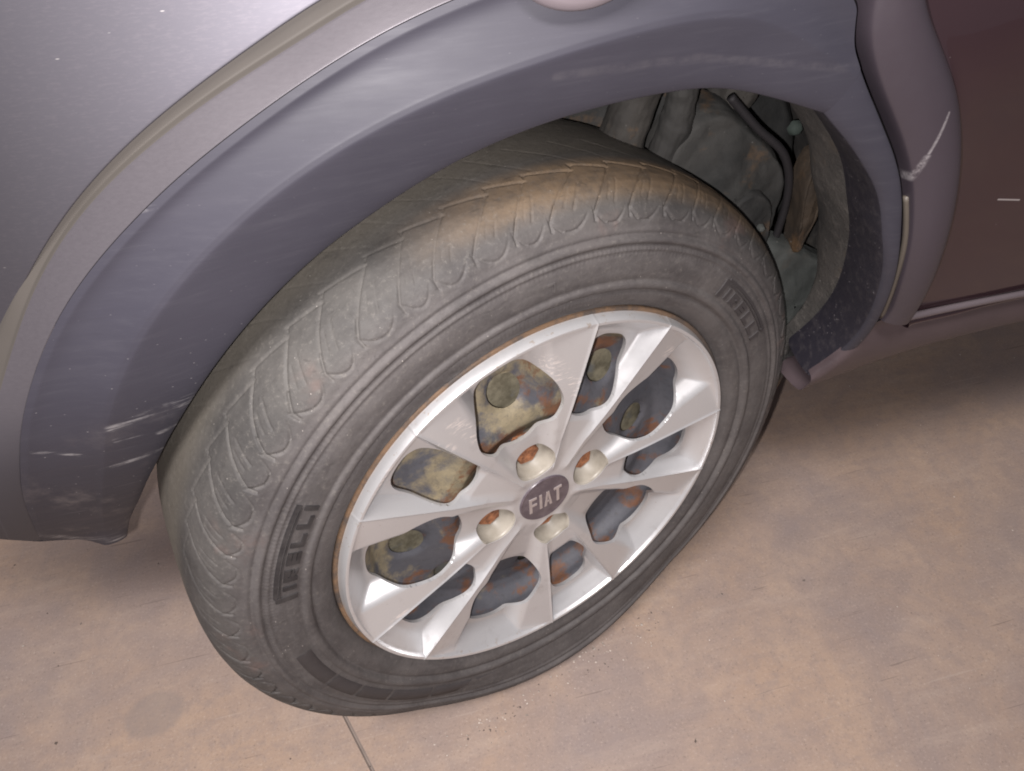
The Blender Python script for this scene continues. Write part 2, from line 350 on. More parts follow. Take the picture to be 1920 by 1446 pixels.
# ================================================================== geometry constants
H = 0.276; STEER = 0.2972
def fz(z, o):
    t = min(max((0.50-z)/0.2, 0), 1); return o-0.075*t**1.5
def PP(r, deg, out):
    a = math.radians(deg); x = r*math.cos(a); z = H+r*math.sin(a); return Vector((x, -fz(z, out), z))
def XZ(x, z, out): return Vector((x, -fz(z, out), z))
SCR = {
 'bumper': [((-.2584, 0, .4773), (-.2283, 0, .4820), .0050), ((-.2315, 0, .4820), (-.2081, 0, .4822), .0075), ((-.2619, 0, .4631), (-.2482, 0, .4628), .0035),
            ((-.2374, 0, .4583), (-.2260, 0, .4617), .0035), ((-.2864, 0, .4306), (-.2455, 0, .4375), .0030), ((-.3128, 0, .4646), (-.2868, 0, .4516), .0022),
            ((-.3803, 0, .3410), (-.3631, 0, .3057), .0060), ((-.3631, 0, .3057), (-.3368, 0, .2936), .0070), ((-.1894, 0, .6150), (-.1817, 0, .6159), .0022)],
 'pale_line': [((.030, 0, .6535), (.11, 0, .6500), .0040), ((.11, 0, .6500), (.2052, 0, .6307), .0035)],  # pale line across the lower flare
 'door': [((.3751, 0, .5019), (.3950, 0, .4976), .0010)],
 'trim': [((.2772, 0, .5944), (.2725, 0, .5694), .0016), ((.2724, 0, .5666), (.2698, 0, .5478), .0030), ((.2698, 0, .5478), (.2689, 0, .5345), .0022)],
 'trim_rust': [((.2660, 0, .5402), (.2710, 0, .5346), .0035), ((.2699, 0, .5315), (.2740, 0, .5253), .0025)],
 'cover': [((.006, -.083, .158), (.030, -.083, .120), .011), ((-.078, -.083, .146), (-.050, -.083, .108), .009), ((-.092, -.083, .134), (-.082, -.083, .122), .006),
           ((.118, -.08, .118), (.126, -.08, .108), .008), ((-.150, -.083, -.040), (-.160, -.083, -.052), .009), ((-.150, -.087, .108), (-.128, -.087, .135), .004)],
}
for k, f in dict(paint=mat_paint, flare=mat_flare, step=mat_step, black=mat_black_plastic, door=mat_door, trim=mat_door_trim, tyre=mat_tyre, letter=mat_letter,
                 cover=mat_cover, pocket=mat_pocket, steel=mat_steel, bolt=mat_bolt, drum=mat_drum, badge=mat_badge, badge_letter=mat_badge_letter,
                 liner=mat_liner, floor=mat_floor).items(): MAT[k] = f()
MAT['well_dark'] = mat_well('well_metal_dark', (.016, .017, .017), (.045, .043, .040))
MAT['well_grey'] = mat_well('well_metal_grey', (.026, .027, .026), (.056, .054, .050), .35)
MAT['well_tan'] = mat_well('well_dust_tan', (.026, .024, .022), (.052, .047, .041), .4)
MAT['well_pale'] = mat_well('pale_flap', (.060, .066, .062), (.098, .103, .096), .12)
MAT['rust'] = mat_well('rust_streak', (.028, .023, .019), (.060, .042, .027), .5)
MAT['green'] = mat_plain('green_plug', (.050, .066, .057), .85)
MAT['rubber'] = mat_plain('black_rubber', (.018, .016, .018), .7)
MAT['dark'] = mat_plain('underbody_shade_black', (.03, .028, .028), .9)
MAT['joint'] = mat_plain('joint_dirt', (.235, .19, .165), .9, scale=60)
MAT['dome'] = mat_plain('pale_dome', (.20, .17, .185), .5, var=.08, scale=12)

# ================================================================== floor
def build_floor():
    d = Vector((.022, -.060, 0)).normalized(); nrm = Vector((-d.y, d.x, 0)); o0 = Vector((-.211, -.088, 0))
    g, dp, L = .0009, .0022, 5.0
    V = []; F = []; mi = []
    N = 60
    for i in range(N+1):
        s = -L+2*L*i/N
        j = .0
        for off, z in ((-L, 0), (-g-.0012, 0), (-g*.4, -dp), (g*.4, -dp), (g+.0012, 0), (L, 0)):
            p = o0+d*s+nrm*off; V.append((p.x, p.y, z))
    F = grid_faces(N+1, 6); mi = [1 if (k % 5) in (1, 2, 3) else 0 for k in range(len(F))]
    o = mesh_obj('floor', V, F, None, smooth=False, mats=[MAT['floor'], MAT['joint']], mi=mi)
    o['kind'] = 'structure'
    bm = bmesh.new(); bm.from_mesh(o.data); bmesh.ops.recalc_face_normals(bm, faces=bm.faces)
    if sum(f.normal.z for f in bm.faces) < 0: bmesh.ops.reverse_faces(bm, faces=bm.faces)
    bm.to_mesh(o.data); bm.free()
build_floor()

# ================================================================== car
car = bpy.data.objects.new('car', None); COL.objects.link(car)
car['label'] = 'dark grey car with flared wheel arch and silver wheel cover, parked on concrete floor'; car['category'] = 'car'

# ---- wheel arch flare: rails in polar form about the wheel centre
lip = {178: .334, 165: .305, 152: .2925, 140: .2915, 130: .2955, 122: .301, 113: .310, 103: .322, 95: .335, 84: .3525, 75: .367, 72: .375, 67: .381, 61: .384, 54: .375, 46: .364, 41: .350, 30: .331, 18: .316, 8: .297, 3: .289}
r3 = {178: .350, 165: .330, 152: .325, 140: .335, 129: .346, 116: .358, 105: .369, 96: .379, 89: .387, 82: .398, 76: .411, 70: .420, 64: .421}
r4 = {178: .385, 165: .372, 152: .368, 140: .374, 131: .380, 121: .384, 112: .390, 105: .396, 101: .404, 94: .413, 82: .432, 70: .447, 64: .450}
r5 = {178: .402, 165: .393, 152: .388, 151: .388, 139: .391, 132: .397, 124: .403, 115: .406, 106: .411, 101: .416, 98: .423, 90: .434, 82: .446, 70: .462, 64: .465}
r6 = {178: .418, 165: .410, 152: .398, 151: .398, 137: .400, 129: .405, 122: .410, 114: .414, 107: .419, 101: .428, 94: .438, 82: .455, 70: .472, 64: .475}
def kk(t, a, b, va, vb): return va+(vb-va)*min(max((t-a)/(b-a), 0), 1)
def section(t):
    f = kk(t, 128, 150, 1, .18)          # the moulding fades out towards the bumper corner
    f = min(f, kk(t, 62, 82, .30, 1))
    L, A, B, C, D = (interp(x, t) for x in (lip, r3, r4, r5, r6))
    o_lip = .098-.003*f; oA = .098+.011*f; oB = .0985; oC = .098-.015*f-.002; oD = .080
    if t > 140: oC = kk(t, 140, 162, oC, .098); oD = kk(t, 140, 162, .080, .0975)
    m1 = L+(A-L)*.5; m2 = A+(B-A)*.35; m3 = A+(B-A)*.75
    e = max(t-166, 0); tB, tm, tC, tD = t-.35*e, t-.15*e, t-.6*e, t-.8*e
    return [PP(L+.004, t, o_lip-kk(t, 135, 160, .052, .014)), PP(L-.001, t, o_lip-kk(t, 135, 160, .012, .006)), PP(L, t, o_lip-.002), PP(L+.004, t, o_lip+.001), PP(m1, t, o_lip+.0065*f+.001), PP(A-.0025, t, oA+.0004), PP(A+.0015, t, oA-.0002),
            PP(m2, tm, oA-.0068*f), PP(m3, .5*(tm+tB), oA-.0118*f), PP(B-.0015, tB, oB), PP(B+.0025, tB, oB-.0012*f), PP((B+C)/2, .5*(tB+tC), (oB+oC)/2+.001*f), PP(C, tC, oC), PP(C+.0015, tC, oC-.004*f), PP(D, tD, oD-.003*f), PP(D+.004, tD, oD-.008)]
ts = [178, 174, 169, 163, 157, 151, 145, 139, 133, 127, 121, 115, 109, 103, 97, 91, 85, 79, 74, 69]
rows = [section(t) for t in ts]
# last station follows the door gap
gap = [(.3863, 59.2), (.3813, 59.2), (.3823, 59.2), (.3867, 59.2), (.3969, 59.2), (.4071, 59.2), (.4109, 59.2), (.4135, 59.8), (.419, 61), (.432, 62.4), (.439, 63), (.446, 63.5), (.453, 64), (.455, 64.1), (.463, 64.6), (.467, 64.8)]
base = section(64.5)
GO = {0: .046, 1: .086, 2: .096, 3: .0990, 4: .1010, 5: .1012, 6: .0998}
rows.append([PP(r, a, GO.get(k, -b.y)) for k, ((r, a), b) in enumerate(zip(gap, base))])
flare = loft('wheel_arch_flare', [r[:11] for r in rows], None, car, {2: .5, 5: .5, 6: .5, 9: .6}, 3, mats=[MAT['flare'], MAT['black']], colmat=[1, 1]+[0]*8)
for i, p in enumerate(flare.data.polygons):
    if i//10 < 9: p.material_index = 0
def mat_lip():
    t = NT('lip_paint'); sx = t.n('ShaderNodeSeparateXYZ'); t.l(t.co, sx.inputs[0]); n = t.noise(14, 4); g = t.noise(500, 2, .7, src=t.mapv((.3, 1, 1.6)))
    b = t.mix(g, (.098, .089, .100), (.130, .119, .131))
    b = t.mix(t.ramp(t.math('ADD', sx.outputs[2], t.math('MULTIPLY', n, .05)), .57, .47), b, (.050, .047, .057))   # the paint ends where the plastic corner begins
    k = t.ramp(t.math('ADD', sx.outputs[2], t.math('MULTIPLY', n, .05)), .57, .47)
    t.set(col=b, metal=t.math('MULTIPLY', t.math('SUBTRACT', 1.0, k), .35), rough=t.ramp(k, 0, 1, .43, .58)); return t.m
MAT['lip'] = mat_lip()
lip_part = loft('fender_lip', [[r[10]+Vector((0, .004, 0)).lerp(Vector((0, .0005, 0)), 0), r[10]+Vector((0, .0006, 0))]+r[11:] for r in rows], None, car, {1: .8, 3: .8, 4: .8, 5: .9}, 3, mats=[MAT['lip'], MAT['step'], MAT['flare']], colmat=[0, 0, 0, 1, 1, 1])
for i, p in enumerate(lip_part.data.polygons):
    if i//6 < 6: p.material_index = 0
# bottom cap of the bumper corner (turned-under edge)
r0 = rows[0]
cap = [[p, p+Vector((-.003, .008, -.003)), p+Vector((-.010, .045, .004))] for p in r0[2:]]
loft('bumper_corner_edge', cap, MAT['flare'], flare, {1: .4}, 2)

# ---- rear strip of the fender between the arch lip and the door gap
gaprow = {59.2: .4115, 58: .4075, 57: .404, 53: .394, 48: .384, 44: .373, 39: .357, 31: .341, 24: .331, 17: .324, 8: .306, 2: .294}
rows2 = []
for t in (59.2, 57.2, 55, 53, 50, 47, 44, 41, 38, 34, 30, 26, 22, 17, 12, 8.5, 6.5):
    L = interp(lip, t); G = interp(gaprow, t); wd = G-L
    if t > 59: L = .3823; wd = G-L
    rows2.append([PP(L+.004, t, .046), PP(L-.001, t, .086), PP(L, t, .096), PP(L+.15*wd, t, .0990), PP(L+.5*wd, t, .1010), PP(L+.85*wd, t, .1012), PP(G-.0006, t, .0998), PP(G, t, .097), PP(G+.001, t, .080)])
strip = loft('fender_rear_strip', rows2, None, car, {2: .5, 6: .4, 7: .6}, 3, mats=[MAT['flare'], MAT['black']], colmat=[1, 1, 0, 0, 0, 0, 0, 0])

# ---- front fender skin above the flare
def f_out(x, z):
    o = .0795-.16*max(z-.60, 0)-.55*max(z-.70, 0)**2-.05*min(z-.60, 0)
    o -= .55*max(-.19-x, 0)**2
    o -= .30*max(.62-z, 0)**2
    return o
rows = []
for t in [178, 172, 166, 160, 154, 148, 142, 136, 130, 124, 118, 112, 106, 100, 94, 88, 82, 76, 70, 66.5]:
    D = interp(r6, t); row = []; t0 = t; t = t-.85*max(t-166, 0)
    for k, dr in enumerate((-.0018, -.0010, .006, .020, .045, .08, .13, .20, .30)):
        r = D+dr; a = math.radians(t); x = r*math.cos(a); z = H+r*math.sin(a); x = min(x, .1985)
        o = .0790-.250*max(dr-.001, 0)-.35*max(dr-.03, 0)**2-.10*max(-.26-x, 0)
        if t > 140: o = .0790+kk(t, 140, 162, 0, .0185)-kk(t, 140, 162, .250, .05)*max(dr-.001, 0)-.10*max(-.26-x, 0)
        if k == 0: o -= .012
        row.append(Vector((x, -fz(z, o), z)))
    rows.append(row)
fender = loft('front_fender', rows, MAT['paint'], car, {0: 1, 1: .9}, 3)

# ---- round pale dome high on the flare (only its lower edge is in view)
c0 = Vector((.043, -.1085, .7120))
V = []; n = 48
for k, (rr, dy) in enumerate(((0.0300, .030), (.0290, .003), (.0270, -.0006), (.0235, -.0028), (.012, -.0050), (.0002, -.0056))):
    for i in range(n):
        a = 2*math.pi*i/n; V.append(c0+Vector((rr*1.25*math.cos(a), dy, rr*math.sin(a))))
mesh_obj('round_dome', V, grid_faces(6, n, cv=True), MAT['dome'], flare)

# ---- door with its flare trim
edge = [(.454, 57), (.446, 53), (.437, 48), (.419, 42), (.402, 37), (.385, 32), (.374, 26), (.366, 20)]
gapd = [(.441, 62), (.4235, 60.4), (.408, 56), (.398, 51.5), (.387, 46), (.377, 41.7), (.362, 37), (.350, 24)]
g2 = [(.4435, 62.0), (.424, 60.2), (.4085, 56.2), (.3995, 52.2), (.3895, 47.2), (.379, 43.2), (.3635, 37.6), (.3465, 29.6), (.342, 24.5)]
e2 = [(.4540, 57.0), (.446, 53), (.437, 48), (.428, 45), (.419, 42), (.402, 37), (.385, 32), (.374, 26), (.366, 20.3)]
top_g = XZ(.2035, .90, .075); top_e = XZ(.20+.0, .90, .07)
rows = []
def mix3(a, b, t): return a.lerp(b, t)
def trow(gp, ep, og=.099, oe=.083):
    def at(t, o):
        p = gp.lerp(ep, t); return Vector((p.x, -fz(p.z, o), p.z))
    dirv = (ep-gp).normalized()
    a = at(-.02, og-.020); b = at(0, og-.004)
    return [a, b, at(.05, og), at(.28, og+.005), at(.55, og+.006), at(.80, og+.003), at(.94, oe+.010), at(.985, oe+.004), at(1.0, oe-.001), at(1.05, oe-.010)]
rows.append(trow(XZ(.203, .76, .09), XZ(.200, .80, .08)))
rows.append(trow(XZ(.2035, .72, .095), XZ(.214, .72, .085)))
rows.append(trow(XZ(.2045, .695, .095), XZ(.231, .690, .085)))
for (ga, gt), (ea, et) in zip(g2, e2): rows.append(trow(PP(ga, gt, .1), PP(ea, et, .085)))
rows.append(trow(XZ(.312, .402, .095), XZ(.345, .394, .085)))
# ---- door skin
rows_d = []
edge_pts = [XZ(.196, .86, .07), XZ(.205, .78, .08), XZ(.214, .72, .085), XZ(.231, .690, .085)]+[PP(a, t, .085) for a, t in e2[:6]]+[XZ(.3255, .490, .085), XZ(.3262, .4855, .085), XZ(.3267, .4845, .085), XZ(.3272, .480, .085)]+[PP(a, t, .085) for a, t in e2[7:]]+[XZ(.345, .394, .085)]
zb = .394
def d_out(x, z):
    return .0775+.11*min(max((z-.53)-.67*(x-.32), 0), .07)-.18*max(z-.62, 0)-.02*max(.485-z, 0)+.010*math.exp(-((z-.50)/.018)**2)*0-.004*math.exp(-((z-.49)/.05)**2)
drows = []
for i, p in enumerate(edge_pts):
    row = []
    for k, xx in enumerate((-.004, .002, .010, .025, .045, .07, .10, .13, .17, .22, .40, .70)):
        x = p.x+xx
        z = p.z+(.003 if k > 4 and i == len(edge_pts)-1 else 0)-(.010*(xx/.13) if i >= len(edge_pts)-2 else 0)*0
        o = d_out(x, z)+(.003 if k == 0 else 0)
        row.append(Vector((x, -(o-.10*max(.5-z, 0)), z)))
    drows.append(row)
# rolled bottom edge
last = drows[-1]
drows.append([q+Vector((0, -.0035, -.004)) for q in last])
drows.append([q+Vector((0, -.0035, -.008)) for q in last])
drows.append([q+Vector((0, .012, -.011)) for q in last])
door = loft('front_door', drows, MAT['door'], car, None, 3)
trim = loft('door_flare_trim', rows, MAT['trim'], door, {2: .3, 6: .4, 8: .6}, 3)
# rolled lip along the door bottom, edge highlight painted as a pale tone
lipm = mat_plain('door_edge_highlight', (.15, .125, .135), .3, .3, .1)
tube('door_bottom_lip_highlight', [(.318, -.068, .408), (.326, -.0705, .400), (.345, -.070, .3990), (.40, -.068, .3970), (.55, -.067, .3930), (.9, -.067, .3900)], [.0022, .0030, .0032, .0032, .003, .003], lipm, door, 12, 10)
# black rubber seal in the door gap
seal = [PP(a-.004, t+.4, .083) for a, t in g2]
tube('door_seal', [XZ(.2005, .78, .07), XZ(.2005, .72, .078)]+seal+[XZ(.309, .400, .085)], .0042, MAT['rubber'], door, 10, 6)
tube('door_seal', [PP(.3775, 42.9, .092), PP(.362, 37.2, .092), PP(.3455, 29.7, .093), XZ(.3135, .404, .093)], .0022, mat_plain('seal_edge', (.10, .085, .07), .5), door, 10, 6)

# ---- sill below the door
srows = []
for x, dz in ((.290, -.007), (.2935, -.006), (.297, -.005), (.304, -.003), (.314, -.001), (.33, .003), (.38, .014), (.45, .028), (.55, .036), (.75, .042), (1.0, .045)):
    zm = float(np.interp(x, [.284, .290, .297, .304, .314], [.300, .318, .350, .385, .402]))
    srows.append([Vector((x, -.040, .402)), Vector((x, -.058, .386)), Vector((x, -.062, .372)), Vector((x, -.055, .345)), Vector((x, -.040, .318+dz*.6)), Vector((x, -.026, .296+dz)), Vector((x, -.015, .290+dz)), Vector((x, .03, .288+dz))]); srows[-1] = [Vector((q.x, q.y if q.z <= zm else -fz(zm, .098)+.004, min(q.z, zm-.0004*k))) for k, q in enumerate(srows[-1])]
MAT['sill'] = mat_plain('sill_paint', (.074, .055, .060), .45)
sill = loft('sill', srows, MAT['sill'], car, {5: .5}, 3, flip=True)
V = [(.30, .02, .29), (1.0, .02, .31), (1.0, 1.5, .31), (.36, 1.5, .31), (.36, .3, .30), (.30, .3, .29)]
mesh_obj('underbody_shade', V, [(0, 1, 2, 3, 4, 5)], MAT['dark'], car, False)  # unseen plane added to shade the floor beneath the car

# ================================================================== wheel well
V = []; W = 40
cyl = [(.005, -.048), (.002, -.02), (.003, .012), (.028, .035), (.055, .08), (.06, .20), (.06, .26)]
rows = []
for i in range(W+1):
    t = 164-(164+8)*i/W
    L = interp(lip, min(max(t, 3), 178))
    if t > 90: L = max(L, .33)
    row = []
    for k, (dr, y) in enumerate(cyl):
        r = L+dr+.0035*math.sin(t*.55+k)*(k > 1); a = math.radians(t)
        z = H+r*math.sin(a); yy = y if k else max(-.048, -fz(z, .098)+.050)
        if k == 1: yy = max(y, -fz(z, .098)+.075)
        row.append(Vector((r*math.cos(a), yy, z)))
    rows.append(row)
liner = loft('wheel_arch_liner', rows, MAT['liner'], car, None, 2)
# inner wing panel closing the well
V = []; F = []
ring = []
for i in range(41):
    a = math.radians(182-190*i/40); ring.append((.43*math.cos(a), .255+.02*math.sin(i*.9), H+.43*math.sin(a)))
for j, s in enumerate((1.0, .75, .5, .25, .02)):
    for (x, y, z) in ring: V.append((x*s, y-.035*(1-s)+.010*math.sin(7*x*s+5*z), H+(z-H)*s))
mesh_obj('inner_wing', V, grid_faces(5, 41), MAT['well_dark'], liner)

# pressed plate with a rolled upper edge (visible past the top of the tyre)
def plate(name, poly, y, th, mat, parent, bulge=.0, lean=.0):
    """closed pressed plate from an XZ outline"""
    P = [Vector((x, 0, z)) for x, z in poly]; c = sum(P, Vector())/len(P); n = len(P); V = []
    rings = ((1.06, .018), (1.03, .004), (1.0, 0.0), (.93, -.006), (.82, -.0035), (.5, -.004), (.02, -.004))
    for s, dy in rings:
        for p in P:
            q = c+(p-c)*s; V.append((q.x, y+dy*th-bulge*(1-s)+lean*(q.z-c.z), q.z))
    o = mesh_obj(name, V, grid_faces(len(rings), n, cv=True), mat, parent)
    md = o.modifiers.new('smooth', 'SUBSURF'); md.levels = 2; md.render_levels = 2; return o
plate('strut_mount_plate', [(.150, .44), (.165, .52), (.185, .543), (.212, .548), (.235, .530), (.262, .505), (.281, .482), (.283, .455), (.276, .41), (.262, .36), (.20, .36)], .060, 1.6, MAT['well_grey'], liner, .012)
plate('strut_mount_plate', [(.215, .40), (.222, .462), (.240, .478), (.262, .466), (.270, .44), (.262, .39), (.24, .37)], .046, 1.2, MAT['well_dark'], liner, .004)
plate('wing_panel', [(.06, .50), (.08, .575), (.13, .592), (.20, .592), (.262, .575), (.310, .52), (.330, .46), (.335, .38), (.25, .36), (.12, .40)], .120, 2.0, MAT['well_dark'], liner, .02)
tube('shock_absorber', [(.158, .055, .620), (.146, .060, .575), (.128, .066, .52), (.118, .07, .46)], [.013, .016, .020, .020], MAT['well_tan'], liner, 20, 6)
tube('shock_absorber', [(.172, .050, .610), (.176, .055, .570), (.172, .060, .53), (.16, .07, .47)], [.011, .012, .014, .014], MAT['well_dark'], liner, 16, 6)
tube('brake_hose', [(.214, .050, .556), (.240, .048, .528), (.270, .046, .498), (.284, .052, .45), (.280, .06, .37)], .0036, MAT['rubber'], liner, 10, 8)
def knob(name, loc, r, h, mat, parent, n=24):
    V = []
    for rr, dy in ((1.15, .3), (1.1, 0), (.95, -.35), (.8, -.8), (.45, -1.0), (.02, -1.02)):
        for i in range(n):
            a = 2*math.pi*i/n; V.append((r*rr*math.cos(a), h*dy, r*rr*math.sin(a)))
    o = mesh_obj(name, V, grid_faces(6, n, cv=True), mat, parent); o.location = loc; return o
knob('mounting_boss', (.236, .085, .545), .018, .016, MAT['well_tan'], liner)
knob('green_plug', (.300, .085, .502), .0065, .005, MAT['green'], liner, 6)
for (x, z) in ((.252, .441), (.244, .424), (.305, .518)): knob('bolt_head', (x, .034 if x < .3 else .085, z), .0035, .004, MAT['well_pale'], liner, 6)
plate('rusty_bracket', [(.290, .495), (.303, .500), (.309, .48), (.307, .44), (.301, .405), (.293, .40), (.293, .43), (.288, .465)], .040, 1.0, MAT['rust'], liner, .003)
plate('splash_flap', [(.255, .42), (.285, .412), (.312, .398), (.352, .368), (.356, .345), (.335, .28), (.31, .24), (.27, .24)], .046, .8, MAT['well_pale'], liner, .006)

ctex = bpy.data.textures.new('mud_lumps', 'CLOUDS'); ctex.noise_scale = .022; ctex.noise_depth = 3
for o in liner.children:
    if o.name.split('.')[0] in ('green_plug', 'bolt_head', 'brake_hose', 'inner_wing'): continue
    if not o.modifiers:
        md = o.modifiers.new('smooth', 'SUBSURF'); md.levels = md.render_levels = 2; md.subdivision_type = 'SIMPLE'
    else: o.modifiers[0].levels = o.modifiers[0].render_levels = 3
    md = o.modifiers.new('mud', 'DISPLACE'); md.texture = ctex; md.texture_coords = 'GLOBAL'; md.strength = .007; md.mid_level = .5
# ================================================================== wheel
sz = Matrix.Rotation(STEER, 4, 'Z')
# steel wheel: disc with vent holes, barrel and rim flange; this mesh is the wheel itself
def steel_wheel():
    prof = [(.012, .058), (.030, .058), (.034, .050), (.040, .047), (.062, .047), (.070, .052), (.080, .057), (.092, .056), (.105, .051), (.130, .044), (.145, .043), (.152, .047), (.158, .056), (.163, .060), (.170, .060), (.1745, .064), (.1765, .071), (.180, .0755), (.1865, .0775), (.1905, .0790), (.1930, .0798), (.1944, .0788), (.1946, .0755), (.192, .073), (.186, .070), (.178, .060), (.176, .02), (.166, .0), (.166, -.04), (.178, -.06), (.186, -.072), (.1955, -.077), (.197, -.075)]
    # resample the disc region finely so the vent holes can be cut
    R = []; A = []
    for (r0, a0), (r1, a1) in zip(prof[:-1], prof[1:]):
        L = math.hypot(r1-r0, a1-a0); n = max(1, int(L/.0022)) if r0 < .16 else max(1, int(L/.006))
        for k in range(n): R.append(r0+(r1-r0)*k/n); A.append(a0+(a1-a0)*k/n)
    R.append(prof[-1][0]); A.append(prof[-1][1]); R = np.array(R); A = np.array(A)
    n = len(R); S = 320; th = np.arange(S)*2*np.pi/S
    X = R[None, :]*np.cos(th)[:, None]; Z = R[None, :]*np.sin(th)[:, None]; Y = -np.repeat(A[None, :], S, 0)
    holes = [(98, .116, .0150), (50, .122, .0150), (5, .116, .015), (-24, .116, .015), (-66, .116, .015), (-92, .116, .013), (-140, .116, .015), (-176, .122, .0150), (124, .116, .010)]
    inside = np.zeros(X.shape, bool); disc = (np.arange(n) < int(np.argmax(R > .158)))[None, :]
    for an, rr, rad in holes:
        cx, cz = rr*math.cos(math.radians(an)), rr*math.sin(math.radians(an))
        dx, dz = X-cx, Z-cz; d = np.hypot(dx, dz)+1e-9
        m = disc & (d < rad); inside |= m
        snap = disc & (d > rad*.80) & (d < rad*1.0)
        X = np.where(snap, cx+dx/d*rad, X); Z = np.where(snap, cz+dz/d*rad, Z); inside &= ~snap
        Y = np.where(disc & (d < rad*1.30), Y+.003*(1-np.clip((d/rad-1)/.30, 0, 1)), Y)
    V = np.stack([X, Y, Z], -1).reshape(-1, 3); ins = inside.reshape(-1)
    F = [f for f in grid_faces(S, n, cu=True) if not any(ins[i] for i in f)]
    return V, F
V, F = steel_wheel()
wheel = mesh_obj('wheel', V, F, MAT['steel'], car)
wheel.location = (0, 0, H); wheel.rotation_euler = (0, 0, STEER)
drum = revolve('brake_drum', [(.003, .034), (.10, .034), (.125, .033), (.158, .028), (.163, .010), (.163, -.02), (.155, -.03), (.003, -.03)], MAT['drum'], wheel, 96)

# ---- tyre with moulded tread
TP = [(.1925, .0660), (.1935, .0745), (.1970, .0805), (.2000, .0832), (.2030, .0850), (.2060, .0862), (.2085, .0866), (.2105, .0868), (.2120, .0862), (.2132, .0860), (.2142, .0872), (.2152, .0892), (.2165, .0902), (.2190, .0906), (.2205, .0902), (.2214, .0892), (.2225, .0886), (.2240, .0890), (.2260, .0894), (.2300, .0898), (.2350, .0899), (.2400, .0897),
      (.2430, .0892), (.2445, .0886), (.2455, .0892), (.2466, .0893), (.2478, .0884), (.2492, .0876), (.2504, .0880), (.2514, .0892), (.2530, .0896), (.2548, .0890), (.2558, .0874), (.2568, .0862), (.2580, .0862), (.2592, .0866), (.2606, .0862), (.2625, .0852)]
def tread_prof():
    # from the shoulder (.2625,.0852) over the crown to the centre line
    pts = [(.2625, .0852), (.2660, .0840), (.2700, .0820), (.2740, .0792), (.2780, .0752), (.2815, .0702), (.2845, .0640), (.2868, .0560), (.2885, .0450), (.2896, .0280), (.2900, .0), ]
    out = []
    acc = [0]
    for a, b in zip(pts[:-1], pts[1:]): acc.append(acc[-1]+math.hypot(a[0]-b[0], a[1]-b[1]))
    n = int(acc[-1]/.0009)
    for k in range(n+1):
        s = acc[-1]*k/n; out.append((np.interp(s, acc, [p[0] for p in pts]), np.interp(s, acc, [p[1] for p in pts]), s))
    return out, acc[-1]
